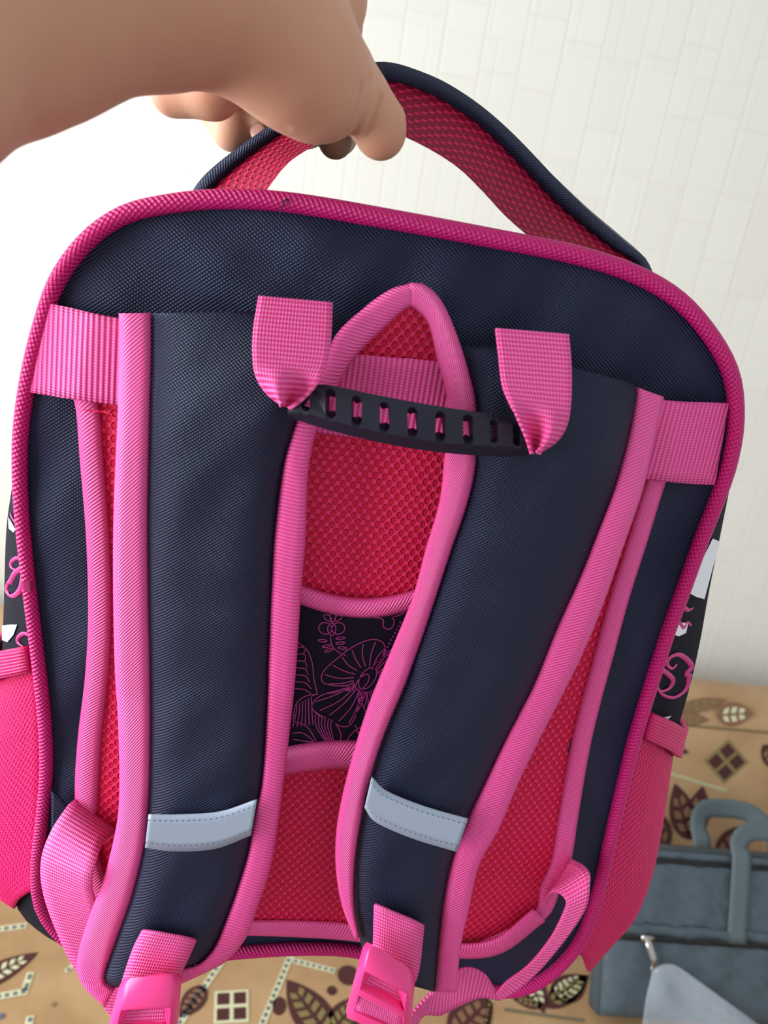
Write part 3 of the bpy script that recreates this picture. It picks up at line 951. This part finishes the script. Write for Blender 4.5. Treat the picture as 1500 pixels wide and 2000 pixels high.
# yoke: padded top panel whose lower edge covers the strap ends
# reflective tape
def tape(top, bot, w, par):
    o = loft('reflective_tape', top, bot, M_refl, par, n=30, m=5, w=w, thick=0.0006)
    for ed, s in ((top, 0.16), (bot, 0.84)):
        T, B_ = curve(top, 40), curve(bot, 40)
        q = T * (1 - s) + B_ * s
        vv, ff = [], []
        for i in range(0, 39, 2):
            a_, b_ = q[i], q[i] * 0.25 + q[i + 1] * 0.75
            k = len(vv)
            vv += [P(a_[0], a_[1] - 1, w + 0.0007), P(b_[0], b_[1] - 1, w + 0.0007), P(b_[0], b_[1] + 1, w + 0.0007), P(a_[0], a_[1] + 1, w + 0.0007)]
            ff.append((k, k + 1, k + 2, k + 3))
        mesh('stitching', vv, ff, M_stitch, o, smooth=False)
    return o
tw = wst(0.78) + 0.0068
tape([(290, 1592), (350, 1592), (430, 1586), (502, 1562)], [(283, 1656), (340, 1663), (420, 1658), (490, 1632)], tw, sl)
tape([(726, 1518), (756, 1546), (830, 1576), (914, 1600)], [(712, 1578), (734, 1606), (806, 1638), (892, 1664)], tw, sr)

# webbing loops holding the bar handle
def flap(outline_l, outline_r, par, fold):
    n, m = 36, 13
    L_, R_ = curve(outline_l, n), curve(outline_r, n)
    pts = np.zeros((n, m, 3))
    for i in range(n):
        t = i / (n - 1)
        for j in range(m):
            s = j / (m - 1)
            x, y = L_[i] * (1 - s) + R_[i] * s
            g = max(0, (t - 0.55) / 0.45)
            w = 0.024 + 0.022 * min(1, t * 1.6) + 0.007 * g * math.cos((s - fold) * 2 * math.pi * 1.3) - 0.012 * g ** 2 * abs(s - fold)
            pts[i, j] = P(x, y, w)
    return sheet('webbing_loop', pts, M_web, bag, 0.0014, 'strip')
flap([(505, 577), (495, 640), (493, 690), (499, 735), (520, 770), (548, 792)], [(650, 590), (647, 660), (641, 705), (626, 738), (596, 770), (562, 796)], bag, 0.35)
flap([(968, 640), (974, 690), (983, 755), (1008, 805), (1030, 850), (1042, 886)], [(1112, 652), (1117, 720), (1116, 785), (1108, 832), (1088, 864), (1054, 886)], bag, 0.7)

# rubber bar handle with nine slots
BT = curve([(556, 800), (575, 772), (600, 754), (630, 750), (700, 764), (780, 780), (880, 797), (970, 810), (1010, 818), (1030, 840), (1047, 880)], 300)
BB = curve([(556, 802), (560, 812), (590, 824), (650, 842), (740, 864), (830, 880), (920, 889), (1000, 892), (1047, 886)], 300)
SL = [(597, 774), (645.5, 788), (696.6, 802), (751, 814), (806, 823.5), (860.5, 832), (914.6, 838), (964.5, 842), (1010, 848)]
def topy(x): return np.interp(x, BT[:, 0], BT[:, 1])
def boty(x): return np.interp(x, BB[:, 0], BB[:, 1])
def barw(x):
    return 0.036 + 0.008 * (1 - ((x - 800) / 245) ** 2)
xs = [562, 572, 582]
cols = []
for (sx, sy) in SL:
    hw = 10 if 600 < sx < 950 else 8
    xs += [sx - hw, sx - hw * 0.5, sx, sx + hw * 0.5, sx + hw]
    cols.append((sx - hw, sx + hw, sy, 29 if sx < 950 else 23))
xs += [1024, 1034, 1043]
xs = sorted(set(xs))
v, f, vi = [], [], {}
def bv(x, y):
    key = (round(x, 2), round(y, 2))
    if key not in vi:
        tb, bb = topy(x), boty(x)
        s = (y - tb) / max(bb - tb, 1e-3)
        v.append(P(x, y, barw(x) - 0.002 * max(0, 0.15 - s) / 0.15 - 0.004 * max(0, s - 0.78) / 0.22))
        vi[key] = len(v) - 1
    return vi[key]
def in_slot(x0, x1):
    for c in cols:
        if x0 >= c[0] - 0.1 and x1 <= c[1] + 0.1:
            return c
    return None
def slot_y(c, x):
    hw = (c[1] - c[0]) / 2
    k = abs(x - (c[0] + c[1]) / 2) / hw
    r = hw * 0.7 * (1 - math.sqrt(max(0, 1 - k ** 2)))
    tilt = (x - (c[0] + c[1]) / 2) * 0.16
    return c[2] - c[3] + r + tilt, c[2] + c[3] - r + tilt
def quads(xa, xb, ya0, ya1, yb0, yb1, k):
    for i in range(k):
        t0, t1 = i / k, (i + 1) / k
        q = [bv(xa, ya0 + (ya1 - ya0) * t0), bv(xb, yb0 + (yb1 - yb0) * t0), bv(xb, yb0 + (yb1 - yb0) * t1), bv(xa, ya0 + (ya1 - ya0) * t1)]
        q = [z for i_, z in enumerate(q) if z not in q[:i_]]
        if len(q) > 2:
            f.append(tuple(q))
CUT = 0.15, 0.80
for xa, xb in zip(xs[:-1], xs[1:]):
    c = in_slot(xa, xb)
    ya, yb = topy(xa), topy(xb); za, zb = boty(xa), boty(xb)
    if c is None:
        # keep the same rows at slot borders
        def rows(x):
            for c2 in cols:
                if abs(x - c2[0]) < 0.1 or abs(x - c2[1]) < 0.1:
                    s0, s1 = slot_y(c2, x); return s0, s1
            t, b = topy(x), boty(x)
            return t + (b - t) * 0.25, t + (b - t) * 0.7
        a0, a1 = rows(xa); b0, b1 = rows(xb)
        quads(xa, xb, ya, a0, yb, b0, 2)
        quads(xa, xb, a0, a1, b0, b1, 1)
        quads(xa, xb, a1, za, b1, zb, 3)
    else:
        a0, a1 = slot_y(c, xa); b0, b1 = slot_y(c, xb)
        quads(xa, xb, ya, a0, yb, b0, 2)
        quads(xa, xb, a1, za, b1, zb, 3)
bar = mesh('bar_handle', v, f, M_bar, bag, smooth=False)
if sum(p.normal.y for p in bar.data.polygons) > 0:
    bar.data.flip_normals()
solid(bar, 0.005)
bv_ = bar.modifiers.new('round', 'BEVEL'); bv_.width = 0.0007; bv_.segments = 2; bv_.limit_method = 'ANGLE'; bv_.angle_limit = 0.7

# adjuster tabs, buckles and lower webbing
def wlow(t): return 0.052 + 0.004 * t
loft('adjuster_tab', [(276, 1818), (258, 1855), (238, 1915), (232, 1945)], [(384, 1838), (370, 1870), (352, 1910), (348, 1950)], M_web, sl, n=24, m=9, w=0.0475, crown=0.003, thick=0.0015, uv='strip')
loft('adjuster_tab', [(730, 1768), (729, 1800), (727, 1850), (715, 1900)], [(829, 1808), (826, 1840), (820, 1890), (808, 1935)], M_web, sr, n=24, m=9, w=0.0475, crown=0.003, thick=0.0015, uv='strip')
def buckle(corners, par):
    """ladder-lock buckle: frame with two windows; corners tl,tr,br,bl in pixels"""
    tl, tr, br, bl = [np.array(c, float) for c in corners]
    def q(s, t, w):
        p = (tl * (1 - s) + tr * s) * (1 - t) + (bl * (1 - s) + br * s) * t
        return P(p[0], p[1], 0.056 + w)
    N, Mx = 29, 25
    v, f, keep = [], [], {}
    for i in range(N):
        for j in range(Mx):
            t, s = i / (N - 1), j / (Mx - 1)
            # rounded corners
            cx, cy = abs(2 * s - 1), abs(2 * t - 1)
            rr = 0.0
            s2 = 0.5 + (s - 0.5) * (1 - 0.10 * max(0, cy - 0.75) ** 2 * 16)
            w = 0.004 * math.sqrt(max(0, 1 - (2 * s - 1) ** 2 * 0.9)) + 0.006 * math.sin(math.pi * min(1, t * 1.2)) - 0.004 * max(0, cx - 0.8) / 0.2
            v.append(q(s2, t, w))
    for i in range(N - 1):
        for j in range(Mx - 1):
            t, s = (i + 0.5) / (N - 1), (j + 0.5) / (Mx - 1)
            if 0.14 < s < 0.86 and (0.34 < t < 0.60 or 0.68 < t < 0.90):
                continue
            f.append((i * Mx + j, i * Mx + j + 1, (i + 1) * Mx + j + 1, (i + 1) * Mx + j))
    o = mesh('buckle', v, f, M_plastic, par)
    if sum(p.normal.y for p in o.data.polygons) > 0:
        o.data.flip_normals()
    solid(o, 0.005)
    b = o.modifiers.new('round', 'BEVEL'); b.width = 0.0009; b.segments = 2; b.limit_method = 'ANGLE'; b.angle_limit = 0.8
    pts = np.zeros((12, 7, 3))
    for i in range(12):
        for j in range(7):
            pts[i, j] = q(0.12 + 0.76 * j / 6, 0.2 + 0.75 * i / 11, 0.0015 + 0.003 * math.sin(math.pi * i / 11))
    sheet('buckle_webbing', pts, M_web, o, 0.001, 'strip')
    return o
buckle([(236, 1912), (356, 1902), (340, 2085), (190, 2085)], sl)
buckle([(712, 1836), (812, 1898), (800, 2040), (672, 1985)], sr)

def ribbon(name, a_, b_, mat, par, n=70, m=7):
    """band between two pixel curves carrying their own depth: (x, y, w)"""
    A_, B_ = curve(a_, n), curve(b_, n)
    pts = np.zeros((n, m, 3))
    for i in range(n):
        for j in range(m):
            s = j / (m - 1)
            q = A_[i] * (1 - s) + B_[i] * s
            pts[i, j] = P(q[0], q[1], q[2])
    return sheet(name, pts, mat, par, 0.0015, 'strip', off=0)
ribbon('lower_webbing', [(148, 1560, 0.006), (133, 1573, 0.012), (100, 1622, 0.018), (80, 1680, 0.021), (84, 1745, 0.022), (112, 1825, 0.024), (150, 1900, 0.028), (215, 1985, 0.034), (260, 2060, 0.04)],
       [(235, 1620, 0.006), (206, 1640, 0.020), (188, 1675, 0.032), (176, 1715, 0.037), (182, 1760, 0.034), (215, 1830, 0.030), (260, 1900, 0.030), (320, 1985, 0.034), (350, 2060, 0.04)], M_web, bag)
ribbon('lower_webbing', [(1060, 1765, 0.006), (1075, 1740, 0.018), (1100, 1752, 0.026), (1104, 1775, 0.030), (1078, 1830, 0.032), (1035, 1885, 0.034), (990, 1920, 0.036), (968, 1944, 0.036)],
       [(1110, 1675, 0.006), (1140, 1690, 0.018), (1151, 1715, 0.026), (1148, 1765, 0.030), (1120, 1815, 0.032), (1060, 1890, 0.034), (1010, 1935, 0.036), (976, 1955, 0.036)], M_web, bag)
ribbon('lower_webbing', [(970, 1944, 0.035), (945, 1905, 0.034), (905, 1895, 0.034), (860, 1925, 0.034), (830, 1955, 0.036), (790, 2000, 0.044)],
       [(975, 1955, 0.035), (940, 1950, 0.033), (900, 1965, 0.032), (860, 1984, 0.032), (825, 1988, 0.036), (800, 2050, 0.044)], M_web, bag)
loft('corner_tab', [(100, 1545), (118, 1560), (150, 1600)], [(100, 1640), (118, 1640), (150, 1640)], M_navy, bag, n=10, m=8, w=0.009, thick=0.001)

# top handle: padded strip, navy outside, pink mesh inside
H_O = [(352, 452), (372, 395), (392, 352), (422, 323), (472, 288), (520, 256), (580, 205), (655, 150), (735, 122), (820, 142), (900, 184), (990, 255), (1080, 342), (1150, 408), (1215, 463), (1255, 502), (1285, 575)]
H_B = [(385, 455), (398, 392), (430, 354), (466, 322), (505, 292), (548, 262), (600, 224), (670, 178), (755, 158), (830, 180), (890, 212), (962, 268), (1078, 388), (1140, 442), (1200, 488), (1236, 512), (1265, 580)]
H_I = [(500, 470), (512, 392), (535, 352), (566, 316), (604, 290), (642, 264), (680, 246), (730, 242), (792, 268), (850, 298), (900, 332), (945, 376), (990, 424), (1042, 468), (1095, 508), (1150, 550), (1190, 600)]
def hcurve(p, w): return np.array([P(x, y, w) for x, y in curve(p, 90)])
ho, hb, hi = hcurve(H_O, -0.062), hcurve(H_B, -0.052), hcurve(H_I, -0.024)
hup = np.array([0, -0.3, 1.0])
def outw(arr):
    c = arr.mean(0); d = arr - c - np.array([0, 0, -0.03]); d[:, 1] = 0
    return d / np.linalg.norm(d, axis=1)[:, None]
nrm = outw(hb)
TH = 0.009
rows = [hi, hi * 0.66 + hb * 0.34 - nrm * 0.0012, hi * 0.33 + hb * 0.67 - nrm * 0.0012, hb]
hm = sheet('handle_lining', np.stack(rows, 1), M_handlemesh, bag, 0.0, 'strip')
BK = np.array([0, 0.006, 0.0])
rim = [hb, hb + np.array([0, -0.003, 0]) + nrm * 0.002, ho * 0.5 + hb * 0.5 + nrm * 0.003 + np.array([0, -0.004, 0]), ho, ho + nrm * 0.001 + np.array([0, 0.006, 0]),
       ho - nrm * 0.002 + np.array([0, 0.012, 0]), hi * 0.5 + ho * 0.5 + BK * 1.6, hi + BK * 1.2 + nrm * 0.001, hi]
th_ = sheet('top_handle', np.stack(rim, 1), M_navy, bag, 0.0, 'strip')

# loose thread on the piping
tube('loose_thread', [P(x, y, 0.0062) for x, y in curve([(546, 425), (549, 410), (555, 394), (560, 389), (566, 392)], 14)], 0.00028, M_thread, bag, ring=5)

# ------------------------------------------------------------------ hand and forearm (one skin surface from blended round cones)
def sdf_mesh(prims, cell):
    """prims: list of chains [(p, r), ...] with blend radius k; returns verts, faces by surface nets"""
    P_all = np.array([q for ch, k in prims for q, r in ch]); r_all = max(r for ch, k in prims for q, r in ch)
    lo_, hi_ = P_all.min(0) - r_all - 0.01, P_all.max(0) + r_all + 0.01
    nn = np.ceil((hi_ - lo_) / cell).astype(int) + 1
    ax = [lo_[i] + np.arange(nn[i]) * cell for i in range(3)]
    D = np.full(nn, 1.0, np.float32)
    for ch, k in prims:
        for (a_, ra), (b_, rb) in zip(ch[:-1], ch[1:]):
            a_, b_ = np.array(a_), np.array(b_)
            mn, mx = np.minimum(a_, b_) - max(ra, rb) - 0.03, np.maximum(a_, b_) + max(ra, rb) + 0.03
            i0 = np.maximum(((mn - lo_) / cell).astype(int), 0); i1 = np.minimum(((mx - lo_) / cell).astype(int) + 2, nn)
            sl_ = tuple(slice(i0[q], i1[q]) for q in range(3))
            X, Y, Z = np.meshgrid(ax[0][sl_[0]], ax[1][sl_[1]], ax[2][sl_[2]], indexing='ij')
            d = b_ - a_; L2 = d @ d + 1e-12
            t = np.clip(((X - a_[0]) * d[0] + (Y - a_[1]) * d[1] + (Z - a_[2]) * d[2]) / L2, 0, 1)
            dist = np.sqrt((X - a_[0] - t * d[0]) ** 2 + (Y - a_[1] - t * d[1]) ** 2 + (Z - a_[2] - t * d[2]) ** 2) - (ra + (rb - ra) * t)
            old = D[sl_]
            h = np.clip(k - np.abs(old - dist), 0, None) / k
            D[sl_] = np.minimum(old, dist) - h * h * k * 0.25
    ins = D < 0
    c8 = [ins[i:nn[0] - 1 + i, j:nn[1] - 1 + j, k_:nn[2] - 1 + k_] for i in (0, 1) for j in (0, 1) for k_ in (0, 1)]
    cnt = sum(c.astype(int) for c in c8)
    act = (cnt > 0) & (cnt < 8)
    idx = np.full(act.shape, -1); cells = np.argwhere(act); idx[act] = np.arange(len(cells))
    acc = np.zeros((len(cells), 3)); num = np.zeros(len(cells))
    cor = [(i, j, k_) for i in (0, 1) for j in (0, 1) for k_ in (0, 1)]
    for a_ in range(8):
        for b_ in range(a_ + 1, 8):
            if sum(abs(cor[a_][q] - cor[b_][q]) for q in range(3)) != 1:
                continue
            ca, cb_ = np.array(cor[a_]), np.array(cor[b_])
            da = D[tuple((cells + ca).T)]; db = D[tuple((cells + cb_).T)]
            m_ = (da < 0) != (db < 0)
            t = np.where(m_, da / (da - db + 1e-12), 0)
            acc += np.where(m_[:, None], ca + (cb_ - ca) * t[:, None], 0); num += m_
    vv = lo_ + (cells + acc / num[:, None]) * cell
    ff = []
    for axis in range(3):
        sh = [slice(None)] * 3; s1 = list(sh); s2 = list(sh)
        s1[axis] = slice(0, -1); s2[axis] = slice(1, None)
        e = np.argwhere(ins[tuple(s1)] != ins[tuple(s2)])
        u_, w_ = (axis + 1) % 3, (axis + 2) % 3
        for p in e:
            if p[u_] == 0 or p[w_] == 0:
                continue
            q = []
            for du, dw in ((-1, -1), (0, -1), (0, 0), (-1, 0)):
                z = p.copy(); z[u_] += du; z[w_] += dw
                if (z >= np.array(idx.shape)).any():
                    break
                q.append(int(idx[tuple(z)]))
            if len(q) == 4 and min(q) >= 0:
                ff.append(tuple(q if ins[tuple(p)] else q[::-1]))
    return vv, ff
H = PD
chains = [
    # forearm to palm
    ([(H(-760, 300, 0.135), 0.040), (H(-330, 70, 0.175), 0.036), (H(0, -20, 0.205), 0.0322), (H(330, -35, 0.238), 0.0270), (H(470, -20, 0.255), 0.0255), (H(590, -10, 0.275), 0.0235)], 0.012),
    # ball of the thumb
    ([(H(500, 50, 0.258), 0.021), (H(590, 130, 0.262), 0.0195), (H(628, 168, 0.268), 0.0172)], 0.012),
    # heel of the palm, little-finger side
    ([(H(480, 90, 0.285), 0.016), (H(415, 175, 0.292), 0.0100), (H(340, 180, 0.296), 0.0092)], 0.004),
    # knuckle row
    ([(H(470, 60, 0.295), 0.015), (H(540, 40, 0.305), 0.016), (H(610, 30, 0.312), 0.016), (H(635, 50, 0.315), 0.014)], 0.012),
    # thumb
    ([(H(620, 120, 0.272), 0.0150), (H(668, 140, 0.274), 0.0105), (H(706, 192, 0.278), 0.0096), (H(739, 244, 0.282), 0.0094), (H(744, 264, 0.283), 0.0086)], 0.004),
    # index, middle, ring, little finger curl round the handle from behind
    ([(H(635, 50, 0.315), 0.011), (H(665, 130, 0.372), 0.0092), (H(680, 235, 0.372), 0.0085), (H(662, 266, 0.345), 0.0076), (H(655, 276, 0.324), 0.0072)], 0.003),
    ([(H(610, 30, 0.312), 0.011), (H(620, 130, 0.378), 0.0094), (H(610, 225, 0.372), 0.0086), (H(600, 250, 0.345), 0.0080), (H(596, 250, 0.322), 0.0070)], 0.003),
    ([(H(540, 40, 0.305), 0.011), (H(540, 140, 0.366), 0.0092), (H(515, 225, 0.372), 0.0080), (H(502, 248, 0.360), 0.0072), (H(503, 252, 0.350), 0.0066)], 0.002),
    ([(H(470, 60, 0.295), 0.012), (H(425, 150, 0.340), 0.0100), (H(432, 215, 0.352), 0.0096), (H(452, 256, 0.348), 0.0088)], 0.003),
]
hv, hf = sdf_mesh(chains, 0.00115)
# skin folds between thumb and palm
hc = (hv - CAM) @ RC
hx, hy, hz = 750 + F * hc[:, 0] / -hc[:, 2], 1000 - F * hc[:, 1] / -hc[:, 2], -hc[:, 2]
for fold, dep, wd_ in (([(724, 150), (716, 195), (700, 240), (684, 268)], 0.0022, 6), ([(706, 165), (694, 215), (672, 262)], 0.0016, 5), ([(742, 190), (728, 230), (716, 262)], 0.0012, 5),
                       ([(455, 205), (505, 225), (560, 250)], 0.0012, 7)):
    fc = curve(fold, 40)
    for i_ in np.where((hz < 0.30) & (hx > 430) & (hy > 120))[0]:
        d_ = np.min(np.hypot(fc[:, 0] - hx[i_], fc[:, 1] - hy[i_]))
        if d_ < 18:
            hv[i_] += (hv[i_] - CAM) / hz[i_] * dep * math.exp(-(d_ / wd_) ** 2)
# elbow and upper arm, towards the holder's shoulder
E0, E1 = H(-560, 200, 0.155), H(-760, 300, 0.135)
av, af = sdf_mesh([([(E0, 0.0340), (E1, 0.0396), (E1 + np.array([-0.07, -0.03, 0.0]), 0.043), (np.array([-0.36, -0.22, 1.50]), 0.052), (np.array([-0.34, -0.38, 1.46]), 0.056)], 0.02)], 0.004)
af = [tuple(q + len(hv) for q in t) for t in af]
hand = mesh('arm', np.vstack([hv, av]), hf + af, M_skin, None)
hand['label'] = 'bare forearm and hand gripping the top handle of the backpack'
hand['category'] = 'person'
hand.name = 'person'
sm = hand.modifiers.new('smooth', 'SMOOTH'); sm.iterations = 1; sm.factor = 0.5
# nail of the fingertip resting behind the handle
bm = bmesh.new()
bmesh.ops.create_uvsphere(bm, u_segments=14, v_segments=9, radius=1)
nd = CAM - H(500, 262, 0.342); nd /= np.linalg.norm(nd)
nu = H(509, 274, 0.342) - H(497, 246, 0.342); nu /= np.linalg.norm(nu)
ns = np.cross(nu, nd)
nc = H(504, 258, 0.350) + nd * 0.0062
for v_ in bm.verts:
    x, y, z = v_.co
    v_.co = Vector(tuple(nc + ns * x * 0.0042 + nu * y * 0.0055 + nd * z * 0.0012))
me = bpy.data.meshes.new('fingernail')
bm.to_mesh(me); bm.free()
finish('fingernail', me, M_nail, hand)
